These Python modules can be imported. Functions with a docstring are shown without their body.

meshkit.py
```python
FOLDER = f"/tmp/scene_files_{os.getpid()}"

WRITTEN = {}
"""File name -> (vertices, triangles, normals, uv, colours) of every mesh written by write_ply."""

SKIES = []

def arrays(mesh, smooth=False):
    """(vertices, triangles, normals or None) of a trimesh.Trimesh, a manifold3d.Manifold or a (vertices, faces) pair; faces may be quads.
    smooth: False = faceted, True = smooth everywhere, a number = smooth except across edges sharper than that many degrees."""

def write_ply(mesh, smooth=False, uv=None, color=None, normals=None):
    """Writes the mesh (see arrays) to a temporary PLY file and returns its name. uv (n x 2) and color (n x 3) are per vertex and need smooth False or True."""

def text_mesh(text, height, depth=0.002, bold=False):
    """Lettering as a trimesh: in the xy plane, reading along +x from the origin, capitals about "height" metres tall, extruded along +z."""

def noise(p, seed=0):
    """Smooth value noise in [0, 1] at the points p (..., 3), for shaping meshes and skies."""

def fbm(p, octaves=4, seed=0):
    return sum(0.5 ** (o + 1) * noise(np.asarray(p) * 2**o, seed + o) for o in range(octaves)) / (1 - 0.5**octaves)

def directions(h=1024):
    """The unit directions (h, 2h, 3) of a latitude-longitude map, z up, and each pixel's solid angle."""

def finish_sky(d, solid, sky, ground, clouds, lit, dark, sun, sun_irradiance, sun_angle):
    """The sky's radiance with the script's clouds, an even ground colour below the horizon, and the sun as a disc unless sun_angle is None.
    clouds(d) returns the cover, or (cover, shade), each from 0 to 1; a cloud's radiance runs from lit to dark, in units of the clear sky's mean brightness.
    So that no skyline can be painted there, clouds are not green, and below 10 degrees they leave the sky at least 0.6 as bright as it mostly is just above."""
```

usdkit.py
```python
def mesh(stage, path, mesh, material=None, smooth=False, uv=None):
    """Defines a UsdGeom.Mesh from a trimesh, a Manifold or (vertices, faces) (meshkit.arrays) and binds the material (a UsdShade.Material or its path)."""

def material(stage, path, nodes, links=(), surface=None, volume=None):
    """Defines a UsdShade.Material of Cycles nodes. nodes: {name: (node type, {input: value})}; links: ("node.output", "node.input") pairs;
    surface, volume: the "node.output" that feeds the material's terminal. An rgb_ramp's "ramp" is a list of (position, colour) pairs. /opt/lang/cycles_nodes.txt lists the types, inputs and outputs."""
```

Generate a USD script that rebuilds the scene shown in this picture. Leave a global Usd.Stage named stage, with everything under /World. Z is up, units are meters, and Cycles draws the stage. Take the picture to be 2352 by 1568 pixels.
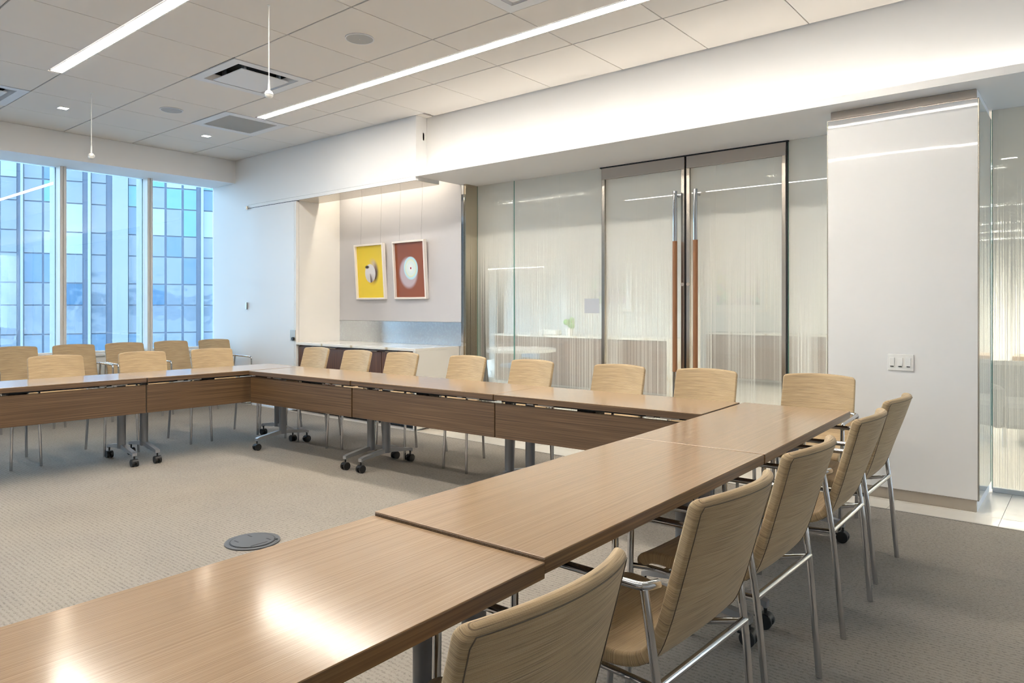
import math, random
import numpy as np, trimesh
import usdkit
from pxr import Gf, Sdf, Usd, UsdGeom, UsdLux, UsdShade, Vt

stage = Usd.Stage.CreateInMemory()
UsdGeom.SetStageUpAxis(stage, "Z")
UsdGeom.SetStageMetersPerUnit(stage, 1.0)
UsdGeom.Xform.Define(stage, "/World")
UsdGeom.Scope.Define(stage, "/World/Looks")

# ------------------------------------------------------------------ camera, sky, exposure
EXPOSURE = 0.40
SKY = 5.6                 # daylight against the room's lamps
LAMP = 48.0               # radiance of the two ceiling lines in view
YAW = math.radians(39.577)
cam = UsdGeom.Camera.Define(stage, "/World/camera")
cam.CreateHorizontalApertureAttr(36.0)
cam.CreateVerticalApertureAttr(24.0)
cam.CreateFocalLengthAttr(1625.0 / 2352 * 36.0)
cam.CreateVerticalApertureOffsetAttr(-(784 - 705.6) / 2352 * 36.0)
cam.CreateExposureAttr(EXPOSURE)
cam.CreateClippingRangeAttr((0.05, 1000.0))
_f = Gf.Vec3d(-math.sin(YAW), math.cos(YAW), 0)
_r = Gf.Vec3d(math.cos(YAW), math.sin(YAW), 0)
M4 = Gf.Matrix4d(_r[0], _r[1], 0, 0, 0, 0, 1, 0, -_f[0], -_f[1], 0, 0, 0, 0, 1.33, 1)
cam.AddTransformOp().Set(M4)

WARM = (1.0, 0.92, 0.81)
sky_mat = usdkit.material(stage, "/World/Looks/sky", {
    "tc": ("texture_coordinate", {}),
    "sep": ("separate_xyz", {}),
    "grad": ("rgb_ramp", {"ramp": [(0.0, (0.20, 0.32, 0.46)), (0.48, (0.32, 0.46, 0.62)), (0.52, (0.62, 0.81, 1.0)), (0.70, (0.46, 0.70, 1.03)), (1.0, (0.26, 0.52, 1.0))]}),
    "mr": ("map_range", {"from_min": -1.0, "from_max": 1.0, "to_min": 0.0, "to_max": 1.0}),
    "n": ("noise_texture", {"scale": 2.6, "detail": 6.0, "roughness": 0.6}),
    "nr": ("rgb_ramp", {"ramp": [(0.46, (0, 0, 0)), (0.64, (1, 1, 1))]}),
    "mix": ("mix_color", {"b": (0.82, 1.0, 1.12)}),
    "bg": ("background_shader", {"strength": SKY}),
}, [("tc.generated", "sep.vector"), ("sep.z", "mr.value"), ("mr.result", "grad.fac"), ("tc.generated", "n.vector"), ("n.fac", "nr.fac"),
    ("nr.color", "mix.fac"), ("grad.color", "mix.a"), ("mix.result", "bg.color")], surface="bg.background")
dome = UsdLux.DomeLight.Define(stage, "/World/sky")
UsdShade.MaterialBindingAPI.Apply(dome.GetPrim()).Bind(sky_mat)

# ------------------------------------------------------------------ materials
L = {}


def mat(name, nodes, links=(), surface="p.BSDF"):
    L[name] = usdkit.material(stage, "/World/Looks/" + name, nodes, links, surface=surface)
    return L[name]


def plain(name, col, rough=0.5, metal=0.0, **k):
    return mat(name, {"p": ("principled_bsdf", {"base_color": col, "roughness": rough, "metallic": metal, **k})})


def glow(name, col, strength):
    return mat(name, {"e": ("emission", {"color": col, "strength": strength})}, surface="e.emission")


def paint(name, col, rough=0.55, scale=90, amount=0.08):
    return mat(name, {"g": ("geometry", {}), "n": ("noise_texture", {"scale": scale, "detail": 3.0}),
                      "b": ("bump", {"strength": amount, "distance": 0.002}),
                      "p": ("principled_bsdf", {"base_color": col, "roughness": rough})},
               [("g.position", "n.vector"), ("n.fac", "b.height"), ("b.normal", "p.normal")])


paint("white_paint", (0.81, 0.81, 0.81))
paint("warm_white", (0.83, 0.82, 0.80))
paint("ceiling_tile_white", (0.79, 0.755, 0.71), 0.8, 260, 0.15)
plain("ceiling_grid", (0.42, 0.42, 0.44), 0.6)
plain("vent_white", (0.74, 0.75, 0.77), 0.4)
plain("vent_dark", (0.02, 0.02, 0.022), 0.7)
plain("vent_mesh", (0.58, 0.57, 0.545), 0.6)
plain("speaker_grey", (0.43, 0.44, 0.44), 0.6)
plain("white_plastic", (0.82, 0.82, 0.80), 0.35)
plain("black_plastic", (0.012, 0.012, 0.013), 0.45)
plain("dark_metal", (0.03, 0.032, 0.036), 0.4, 0.5)
plain("navy_black", (0.012, 0.018, 0.03), 0.5)
plain("chrome", (0.60, 0.61, 0.63), 0.10, 1.0)
plain("satin_silver", (0.42, 0.43, 0.45), 0.35, 0.85)
plain("column_grey", (0.21, 0.22, 0.24), 0.38, 0.5)
plain("nickel", (0.55, 0.50, 0.44), 0.22, 1.0)
plain("nickel_satin", (0.47, 0.42, 0.37), 0.42, 0.7)
plain("polished_edge", (0.75, 0.75, 0.76), 0.08, 1.0)
plain("leather_tan", (0.26, 0.115, 0.048), 0.5)
plain("glossy_tan", (0.72, 0.66, 0.57), 0.05, 0.75)
plain("glossy_white", (0.82, 0.82, 0.82), 0.05)
plain("seam_taupe", (0.16, 0.125, 0.09), 0.8)
plain("aluminium", (0.62, 0.66, 0.70), 0.3, 0.9)
plain("art_white", (0.80, 0.76, 0.72), 0.5)
plain("floor_box_grey", (0.085, 0.087, 0.09), 0.45)
plain("pane_edge", (0.10, 0.32, 0.26), 0.2)
plain("mullion_white", (0.72, 0.70, 0.67), 0.4)
glow("line_lamp", WARM, LAMP)
glow("cove_lamp", (1.0, 0.92, 0.80), 11.5)
glow("niche_lamp", (1.0, 0.86, 0.66), 42.0)
glow("downlight_lamp", (1.0, 0.84, 0.66), 70.0)
glow("corridor_lamp", (1.0, 0.92, 0.81), 150.0)


def trans(name, tint, refl=(1, 1, 1), rough=0.0, ior=1.5):
    return mat(name, {"f": ("fresnel", {"IOR": ior}), "t": ("transparent_bsdf", {"color": tint}),
                      "g": ("glossy_bsdf", {"color": refl, "roughness": rough}), "m": ("mix_closure", {})},
               [("f.fac", "m.fac"), ("t.BSDF", "m.closure1"), ("g.BSDF", "m.closure2")], "m.closure")


trans("window_glass", (0.84, 0.93, 0.97), ior=1.6)

# striped ceramic print on the corridor glass: thin vertical lines, denser towards the top
mat("frit_glass", {
    "g": ("geometry", {}), "s": ("separate_xyz", {}),
    "xy": ("math", {"math_type": "add"}),
    "n1": ("noise_texture", {"dimensions": "1D", "scale": 85.0, "detail": 3.0, "roughness": 0.8}),
    "n2": ("noise_texture", {"dimensions": "1D", "scale": 3.2, "detail": 1.0}),
    "mix": ("math", {"math_type": "multiply_add", "value2": 0.35}),
    "zr": ("map_range", {"range_type": "smoothstep", "from_min": 0.9, "from_max": 2.5, "to_min": -0.12, "to_max": 0.26, "clamp": True}),
    "add": ("math", {"math_type": "add"}),
    "r": ("map_range", {"from_min": 0.56, "from_max": 0.78, "to_min": 0.20, "to_max": 0.95, "clamp": True}),
    "f": ("fresnel", {"IOR": 1.5}), "t": ("transparent_bsdf", {"color": (0.93, 0.95, 0.92)}),
    "gl": ("glossy_bsdf", {"color": (1, 1, 1), "roughness": 0.0}),
    "d": ("diffuse_bsdf", {"color": (0.84, 0.84, 0.80)}), "tl": ("translucent_bsdf", {"color": (0.84, 0.84, 0.80)}),
    "ink": ("mix_closure", {"fac": 0.45}), "body": ("mix_closure", {}), "out": ("mix_closure", {}),
}, [("g.position", "s.vector"), ("s.x", "xy.value1"), ("s.y", "xy.value2"), ("xy.value", "n1.w"), ("xy.value", "n2.w"),
    ("n2.fac", "mix.value1"), ("n1.fac", "mix.value3"), ("s.z", "zr.value"),
    ("mix.value", "add.value1"), ("zr.result", "add.value2"), ("add.value", "r.value"),
    ("d.BSDF", "ink.closure1"), ("tl.BSDF", "ink.closure2"), ("r.result", "body.fac"), ("t.BSDF", "body.closure1"), ("ink.closure", "body.closure2"),
    ("f.fac", "out.fac"), ("body.closure", "out.closure1"), ("gl.BSDF", "out.closure2")], "out.closure")

# wood-grain laminate of the tables: fine straight lines along local x
def grain(name, stops, rough, sx=1.2, sc=230.0, bump=0.03, axis="x"):
    sv = {"x": (sx, sc, sc), "z": (sc, sc, sx)}[axis]
    return mat(name, {"t": ("texture_coordinate", {}), "o": ("object_info", {}), "off": ("vector_math", {"math_type": "add"}),
                      "m": ("mapping", {"scale": sv}), "n": ("noise_texture", {"scale": 1.0, "detail": 3.0, "roughness": 0.62}),
                      "r": ("rgb_ramp", {"ramp": stops}), "b": ("bump", {"strength": bump, "distance": 0.0006}),
                      "p": ("principled_bsdf", {"roughness": rough, "ior": 1.6})},
               [("t.object", "off.vector1"), ("o.random", "off.vector2"), ("off.vector", "m.vector"), ("m.vector", "n.vector"),
                ("n.fac", "r.fac"), ("r.color", "p.base_color")] + ([("n.fac", "b.height"), ("b.normal", "p.normal")] if bump else []))


grain("table_wood", [(0.25, (0.27, 0.172, 0.100)), (0.42, (0.335, 0.223, 0.135)), (0.58, (0.385, 0.264, 0.164)), (0.75, (0.44, 0.313, 0.202))], 0.145, 1.0, 440.0, 0.0)
grain("table_edge", [(0.3, (0.062, 0.033, 0.016)), (0.5, (0.128, 0.072, 0.034)), (0.7, (0.20, 0.12, 0.060))], 0.35, 1.1, 200.0)
grain("walnut", [(0.3, (0.055, 0.018, 0.007)), (0.55, (0.115, 0.042, 0.016)), (0.75, (0.17, 0.07, 0.028))], 0.35, 2.0, 120.0, axis="z")

# woven striped upholstery, uv in metres (u across the chair, v along the shell)
mat("chair_fabric", {
    "u": ("uvmap", {"attribute": "st"}), "m1": ("mapping", {"scale": (5.5, 750.0, 1.0)}), "m2": ("mapping", {"scale": (3.0, 90.0, 1.0)}),
    "m3": ("mapping", {"scale": (420.0, 330.0, 1.0)}),
    "n1": ("noise_texture", {"scale": 1.0, "detail": 2.0, "roughness": 0.6}), "n2": ("noise_texture", {"scale": 1.0, "detail": 2.0}),
    "n3": ("noise_texture", {"scale": 1.0, "detail": 1.0}),
    "r1": ("rgb_ramp", {"ramp": [(0.24, (0.085, 0.078, 0.082)), (0.34, (0.275, 0.205, 0.130)), (0.45, (0.47, 0.342, 0.190)), (0.62, (0.562, 0.425, 0.255)), (0.80, (0.635, 0.52, 0.37))]}),
    "r2": ("rgb_ramp", {"ramp": [(0.3, (0.86, 0.84, 0.84)), (0.6, (1, 1, 1))]}), "mx": ("mix_color", {"blend_type": "multiply", "fac": 1.0}),
    "b": ("bump", {"strength": 0.35, "distance": 0.0015}), "ad": ("math", {"math_type": "add"}),
    "p": ("principled_bsdf", {"roughness": 0.8, "sheen_weight": 0.15, "sheen_roughness": 0.4}),
}, [("u.UV", "m1.vector"), ("u.UV", "m2.vector"), ("u.UV", "m3.vector"), ("m1.vector", "n1.vector"), ("m2.vector", "n2.vector"), ("m3.vector", "n3.vector"),
    ("n1.fac", "r1.fac"), ("n2.fac", "r2.fac"), ("r1.color", "mx.a"), ("r2.color", "mx.b"), ("mx.result", "p.base_color"),
    ("n1.fac", "ad.value1"), ("n3.fac", "ad.value2"), ("ad.value", "b.height"), ("b.normal", "p.normal")])

# ribbed loop carpet, ribs along world x
mat("carpet", {
    "g": ("geometry", {}), "m": ("mapping", {"scale": (60.0, 60.0, 1.0)}), "big": ("noise_texture", {"scale": 1.3, "detail": 3.0}),
    "n": ("noise_texture", {"scale": 1.0, "detail": 4.0, "roughness": 0.75}),
    "m4": ("mapping", {"scale": (140.0, 165.0, 1.0)}), "n4": ("noise_texture", {"scale": 1.0, "detail": 1.0}),
    "w": ("wave_texture", {"bands_direction": "y", "scale": 14.5, "distortion": 0.6, "detail": 1.0, "detail_scale": 3.0}),
    "mm": ("math", {"math_type": "multiply_add", "value2": 0.17}), "m2": ("math", {"math_type": "multiply_add", "value2": 0.42}), 
    "r": ("rgb_ramp", {"ramp": [(0.20, (0.043, 0.041, 0.042)), (0.40, (0.105, 0.096, 0.086)), (0.58, (0.200, 0.180, 0.158)), (0.80, (0.315, 0.284, 0.247))]}),
    "rb": ("rgb_ramp", {"ramp": [(0.3, (0.9, 0.9, 0.92)), (0.7, (1.05, 1.04, 1.02))]}), "mx": ("mix_color", {"blend_type": "multiply", "fac": 1.0}),
    "b": ("bump", {"strength": 0.7, "distance": 0.005}),
    "p": ("principled_bsdf", {"roughness": 0.95, "specular_ior_level": 0.1}),
}, [("g.position", "m.vector"), ("g.position", "m4.vector"), ("m.vector", "n.vector"), ("m4.vector", "n4.vector"), ("g.position", "w.vector"), ("g.position", "big.vector"),
    ("w.fac", "mm.value1"), ("n4.fac", "m2.value1"), ("n.fac", "m2.value3"), ("m2.value", "mm.value3"),
    ("mm.value", "r.fac"), ("big.fac", "rb.fac"), ("r.color", "mx.a"), ("rb.color", "mx.b"), ("mx.result", "p.base_color"),
    ("mm.value", "b.height"), ("b.normal", "p.normal")])

mat("stone_tile", {"g": ("geometry", {}), "n": ("noise_texture", {"scale": 2.5, "detail": 4.0}), "o": ("object_info", {}),
                   "r": ("rgb_ramp", {"ramp": [(0.3, (0.66, 0.61, 0.53)), (0.7, (0.76, 0.71, 0.63))]}),
                   "p": ("principled_bsdf", {"roughness": 0.18})},
    [("g.position", "n.vector"), ("n.fac", "r.fac"), ("r.color", "p.base_color")])
plain("grout", (0.58, 0.53, 0.46), 0.8)
plain("nosing", (0.30, 0.28, 0.25), 0.6)

mat("marble", {"t": ("texture_coordinate", {}), "mp": ("mapping", {"rotation": (0.5, 0.2, 0.4)}),
               "w": ("wave_texture", {"bands_direction": "x", "scale": 0.55, "distortion": 5.0, "detail": 3.0, "detail_scale": 1.2, "phase": 1.3}),
               "r": ("rgb_ramp", {"ramp": [(0.0, (0.50, 0.40, 0.27)), (0.02, (0.74, 0.70, 0.63)), (0.10, (0.82, 0.79, 0.73)), (1.0, (0.83, 0.80, 0.75))]}),
               "p": ("principled_bsdf", {"roughness": 0.12})},
    [("t.object", "mp.vector"), ("mp.vector", "w.vector"), ("w.fac", "r.fac"), ("r.color", "p.base_color")])

mat("brushed_steel", {"g": ("geometry", {}), "n": ("noise_texture", {"scale": 30.0, "detail": 4.0}),
                      "r": ("map_range", {"to_min": 0.24, "to_max": 0.30}),
                      "p": ("principled_bsdf", {"base_color": (0.66, 0.70, 0.74), "metallic": 1.0})},
    [("g.position", "n.vector"), ("n.fac", "r.value"), ("r.result", "p.roughness")])

mat("fabric_panel", {"g": ("geometry", {}), "m": ("mapping", {"scale": (260.0, 260.0, 420.0)}), "n": ("noise_texture", {"scale": 1.0, "detail": 2.0}),
                     "r": ("rgb_ramp", {"ramp": [(0.3, (0.47, 0.465, 0.49)), (0.7, (0.58, 0.575, 0.60))]}),
                     "b": ("bump", {"strength": 0.2, "distance": 0.001}),
                     "p": ("principled_bsdf", {"roughness": 0.85})},
    [("g.position", "m.vector"), ("m.vector", "n.vector"), ("n.fac", "r.fac"), ("r.color", "p.base_color"), ("n.fac", "b.height"), ("b.normal", "p.normal")])

mat("board_glass", {"g": ("geometry", {}), "n": ("noise_texture", {"scale": 1.5, "detail": 1.0}), "b": ("bump", {"strength": 0.07, "distance": 0.02}),
                    "p": ("principled_bsdf", {"base_color": (0.80, 0.80, 0.80), "roughness": 0.03, "ior": 1.5})},
    [("g.position", "n.vector"), ("n.fac", "b.height"), ("b.normal", "p.normal")])
plain("bronze_mirror", (0.60, 0.54, 0.43), 0.06, 1.0)
plain("bronze_glass_side", (0.78, 0.78, 0.72), 0.05, 0.6)


# picture prints: soft spun discs, in the print's own coordinates (x across, z up, metres)
def print_art(name, nodes, links):
    mat(name, nodes, links)


def dist(cx, cz, sx=1.0, sz=1.0):
    return ("mapping", {"location": (-cx * sx, 0, -cz * sz), "scale": (sx, 0.0, sz)})


print_art("yellow_print", {
    "t": ("texture_coordinate", {}),
    "d1": dist(-0.01, -0.02, 1.15, 1.0), "l1": ("vector_math", {"math_type": "length"}),
    "d2": dist(0.032, 0.0, 1.20, 0.90), "l2": ("vector_math", {"math_type": "length"}),
    "s2": ("map_range", {"range_type": "smoothstep", "from_min": 0.10, "from_max": 0.175, "to_min": 1.0, "to_max": 0.0, "clamp": True}),
    "s1": ("map_range", {"range_type": "smoothstep", "from_min": 0.112, "from_max": 0.126, "to_min": 1.0, "to_max": 0.0, "clamp": True}),
    "sx": ("separate_xyz", {}), "sxa": ("math", {"math_type": "arctan2"}),
    "rim": ("rgb_ramp", {"ramp": [(0.0, (0.62, 0.34, 0.03)), (0.2, (0.07, 0.04, 0.03)), (0.42, (0.08, 0.05, 0.05)), (0.58, (0.26, 0.18, 0.16)), (0.72, (0.60, 0.50, 0.40)), (1.0, (0.84, 0.64, 0.045))]}),
    "ang": ("map_range", {"from_min": -3.1416, "from_max": 3.1416}),
    "fan": ("rgb_ramp", {"ramp": [(0.0, (0.72, 0.72, 0.76)), (0.20, (0.60, 0.58, 0.60)), (0.245, (0.66, 0.65, 0.68)), (0.252, (0.06, 0.04, 0.045)), (0.285, (0.12, 0.09, 0.10)), (0.36, (0.55, 0.53, 0.57)), (0.5, (0.72, 0.72, 0.76)), (1.0, (0.72, 0.72, 0.76))]}),
    "d3": dist(-0.066, 0.062, 0.72, 1.45), "l3": ("vector_math", {"math_type": "length"}), "m3": ("mix_color", {"b": (0.03, 0.02, 0.02)}),
    "s3": ("map_range", {"range_type": "smoothstep", "from_min": 0.016, "from_max": 0.040, "to_min": 1.0, "to_max": 0.0, "clamp": True}),
    "ra": ("map_range", {"from_min": -1.6, "from_max": 2.2, "clamp": True}), "a2": ("math", {"math_type": "arctan2"}), "sx2": ("separate_xyz", {}),
    "m1": ("mix_color", {"a": (0.84, 0.64, 0.045)}), "m2": ("mix_color", {}),
    "p": ("principled_bsdf", {"roughness": 0.4})},
    [("t.object", "d1.vector"), ("d1.vector", "l1.vector1"), ("t.object", "d2.vector"), ("d2.vector", "l2.vector1"),
     ("l1.value", "s1.value"), ("l2.value", "s2.value"), ("d1.vector", "sx.vector"), ("sx.z", "sxa.value1"), ("sx.x", "sxa.value2"), ("sxa.value", "ang.value"), ("ang.result", "fan.fac"),
     ("d2.vector", "sx2.vector"), ("sx2.z", "a2.value1"), ("sx2.x", "a2.value2"), ("a2.value", "ra.value"), ("ra.result", "rim.fac"),
     ("s2.result", "m1.fac"), ("rim.color", "m1.b"), ("s1.result", "m2.fac"), ("m1.result", "m2.a"), ("fan.color", "m2.b"), ("t.object", "d3.vector"), ("d3.vector", "l3.vector1"), ("l3.value", "s3.value"), ("s3.result", "m3.fac"), ("m2.result", "m3.a"), ("m3.result", "p.base_color")])

print_art("rust_print", {
    "t": ("texture_coordinate", {}),
    "d1": dist(0.01, 0.02, 1.05, 0.95), "l1": ("vector_math", {"math_type": "length"}),
    "d2": dist(-0.035, -0.035, 1.0, 0.85), "l2": ("vector_math", {"math_type": "length"}),
    "s1": ("map_range", {"range_type": "smoothstep", "from_min": 0.125, "from_max": 0.14, "to_min": 1.0, "to_max": 0.0, "clamp": True}),
    "s2": ("map_range", {"range_type": "smoothstep", "from_min": 0.13, "from_max": 0.18, "to_min": 0.85, "to_max": 0.0, "clamp": True}),
    "rad": ("map_range", {"from_min": 0.0, "from_max": 0.14, "clamp": True}),
    "disc": ("rgb_ramp", {"ramp": [(0.0, (0.45, 0.005, 0.06)), (0.075, (0.45, 0.005, 0.06)), (0.10, (0.80, 0.83, 0.82)), (0.45, (0.66, 0.79, 0.80)), (0.62, (0.70, 0.80, 0.74)), (0.70, (0.70, 0.74, 0.50)), (0.77, (0.55, 0.75, 0.80)), (0.9, (0.42, 0.70, 0.80)), (1.0, (0.60, 0.72, 0.75))]}),
    "m1": ("mix_color", {"a": (0.265, 0.072, 0.026), "b": (0.52, 0.46, 0.52)}), "m2": ("mix_color", {}),
    "p": ("principled_bsdf", {"roughness": 0.4})},
    [("t.object", "d1.vector"), ("d1.vector", "l1.vector1"), ("t.object", "d2.vector"), ("d2.vector", "l2.vector1"), ("l1.value", "s1.value"), ("l2.value", "s2.value"),
     ("l1.value", "rad.value"), ("rad.result", "disc.fac"), ("s2.result", "m1.fac"), ("s1.result", "m2.fac"), ("m1.result", "m2.a"), ("disc.color", "m2.b"), ("m2.result", "p.base_color")])

mat("mosaic_print", {"t": ("texture_coordinate", {}), "v": ("voronoi_texture", {"scale": 9.0}),
                     "h": ("hsv", {"saturation": 0.55, "value": 0.55}), "p": ("principled_bsdf", {"roughness": 0.5})},
    [("t.object", "v.vector"), ("v.color", "h.color"), ("h.color", "p.base_color")])
plain("backroom_wall", (0.70, 0.71, 0.71), 0.7)
plain("note_paper", (0.50, 0.53, 0.58), 0.7)
plain("lounge_grey", (0.16, 0.17, 0.19), 0.8)
plain("oak", (0.42, 0.24, 0.11), 0.5)
plain("leaf_green", (0.16, 0.42, 0.06), 0.6)
plain("seat_blue", (0.20, 0.33, 0.48), 0.7)

# the tower across the street
for nm, col, rg in (("tower_pane", (0.100, 0.120, 0.145), 0.05), ("tower_pane_deep", (0.045, 0.088, 0.135), 0.05), ("tower_pane_pale", (0.175, 0.205, 0.220), 0.10), ("tower_pane_cyan", (0.055, 0.15, 0.185), 0.05)):
    mat(nm, {"g": ("geometry", {}), "n": ("noise_texture", {"scale": 0.55, "detail": 2.0}), "b": ("bump", {"strength": 0.5, "distance": 0.12}),
             "p": ("principled_bsdf", {"base_color": col, "roughness": rg, "ior": 1.5})},
        [("g.position", "n.vector"), ("n.fac", "b.height"), ("b.normal", "p.normal")])
plain("tower_frame", (0.07, 0.088, 0.125), 0.5)
plain("tower_fin", (0.19, 0.20, 0.21), 0.5)
plain("tower_stone", (0.165, 0.175, 0.18), 0.7)

# ------------------------------------------------------------------ helpers
_taken = {}


def numbered(parent, name):
    key = (parent, name)
    k = _taken.get(key, 0)
    _taken[key] = k + 1
    return f"{parent}/{name}" + (f"_{k:03d}" if k else "")


def define(path, mesh, material, smooth=False, uv=None, normals=None):
    m = usdkit.mesh(stage, path, mesh, L[material] if material else None, smooth=smooth, uv=uv)
    if normals is not None:
        m.CreateNormalsAttr(Vt.Vec3fArray.FromNumpy(np.asarray(normals, np.float32)))
        m.SetNormalsInterpolation("vertex")
    return m


def tag(prim, label=None, category=None, group=None, kind=None):
    for k, v in (("label", label), ("category", category), ("group", group), ("kind", kind)):
        if v:
            prim.SetCustomDataByKey(k, v)


class Thing:
    """An Xform directly under /World; parts are given in its own coordinates, or in world coordinates with world=True."""

    def __init__(self, name, label=None, category=None, loc=(0, 0, 0), rotz=0.0, group=None, kind=None, plain_name=False):
        self.path = "/World/" + name if plain_name else numbered("/World", name)
        x = UsdGeom.Xform.Define(stage, self.path)
        x.AddTranslateOp().Set(Gf.Vec3d(*map(float, loc)))
        x.AddRotateZOp().Set(float(rotz))
        self.prim, self.loc, self.rotz = x.GetPrim(), np.array(loc, float), rotz
        tag(self.prim, label, category, group, kind)

    def part(self, name, mesh, material, parent=None, world=False, smooth=False, label=None, uv=None, normals=None, kind=None):
        if world:
            mesh = mesh.copy()
            mesh.apply_translation(-self.loc)
            if self.rotz:
                mesh.apply_transform(trimesh.transformations.rotation_matrix(-math.radians(self.rotz), [0, 0, 1]))
        p = numbered(parent or self.path, name)
        m = define(p, mesh, material, smooth, uv, normals)
        tag(m.GetPrim(), label, kind=kind)
        return p


def copy_of(first, name, label, category, loc, rotz, group=None):
    path = numbered("/World", name)
    x = UsdGeom.Xform.Define(stage, path)
    x.GetPrim().GetReferences().AddInternalReference(first.path)
    x.ClearXformOpOrder()
    x.GetPrim().GetAttribute("xformOp:translate") or x.AddTranslateOp()
    x.GetPrim().GetAttribute("xformOp:translate").Set(Gf.Vec3d(*map(float, loc)))
    x.GetPrim().GetAttribute("xformOp:rotateZ").Set(float(rotz))
    x.GetPrim().CreateAttribute("xformOpOrder", Sdf.ValueTypeNames.TokenArray, False).Set(["xformOp:translate", "xformOp:rotateZ"])
    x.GetPrim().SetInstanceable(True)
    tag(x.GetPrim(), label, category, group)
    return x


def box(x0, y0, z0, x1, y1, z1, c=0.0):
    """A box, its edges chamfered by c."""
    if not c:
        m = trimesh.creation.box([x1 - x0, y1 - y0, z1 - z0])
        m.apply_translation([(x0 + x1) / 2, (y0 + y1) / 2, (z0 + z1) / 2])
        return m
    pts = []
    for sx in (0, 1):
        for sy in (0, 1):
            for sz in (0, 1):
                p = np.array([x1 if sx else x0, y1 if sy else y0, z1 if sz else z0])
                d = np.array([-c if sx else c, -c if sy else c, -c if sz else c])
                for k in range(3):
                    q = p + d
                    q[k] = p[k]
                    pts.append(q)
    return trimesh.convex.convex_hull(np.array(pts))


def cyl(p, q, r, n=20, r2=None):
    p, q = np.array(p, float), np.array(q, float)
    if r2 is None:
        return trimesh.creation.cylinder(r, segment=[p, q], sections=n)
    return tube([p, q], [r, r2], n)


def tube(pts, r, n=14, caps=True):
    p = np.asarray(pts, float)
    t = np.gradient(p, axis=0)
    t /= np.linalg.norm(t, axis=1, keepdims=True)
    a = np.cross(t[0], [0, 0, 1.0] if abs(t[0][2]) < 0.9 else [1.0, 0, 0])
    a /= np.linalg.norm(a)
    frames = []
    for k in range(len(p)):
        a = a - t[k] * (a @ t[k])
        a /= np.linalg.norm(a)
        frames.append((a.copy(), np.cross(t[k], a)))
    ang = np.arange(n) * 2 * math.pi / n
    rr = np.broadcast_to(r, (len(p),))
    v = np.concatenate([p[k] + rr[k] * (np.cos(ang)[:, None] * frames[k][0] + np.sin(ang)[:, None] * frames[k][1]) for k in range(len(p))])
    f = []
    for i in range(len(p) - 1):
        for j in range(n):
            b, c, d, e = i * n + j, i * n + (j + 1) % n, (i + 1) * n + (j + 1) % n, (i + 1) * n + j
            f += [[b, c, d], [b, d, e]]
    v = list(v)
    if caps:
        for k, flip in ((0, True), (len(p) - 1, False)):
            v.append(p[k])
            ci = len(v) - 1
            for j in range(n):
                a_, b_ = k * n + j, k * n + (j + 1) % n
                f.append([ci, b_, a_] if flip else [ci, a_, b_])
    return trimesh.Trimesh(np.array(v), np.array(f), process=False)


def bend(pts, r, k=5):
    """A polyline with its inner corners rounded."""
    p = [np.array(q, float) for q in pts]
    out = [p[0]]
    for i in range(1, len(p) - 1):
        a, b = p[i - 1] - p[i], p[i + 1] - p[i]
        d = min(r, np.linalg.norm(a) * 0.45, np.linalg.norm(b) * 0.45)
        A, B = p[i] + a / np.linalg.norm(a) * d, p[i] + b / np.linalg.norm(b) * d
        for s in np.linspace(0, 1, k):
            out.append((1 - s) ** 2 * A + 2 * s * (1 - s) * p[i] + s * s * B)
    out.append(p[-1])
    return np.array(out)


def join(*m):
    return trimesh.util.concatenate([x for x in m])


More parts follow.
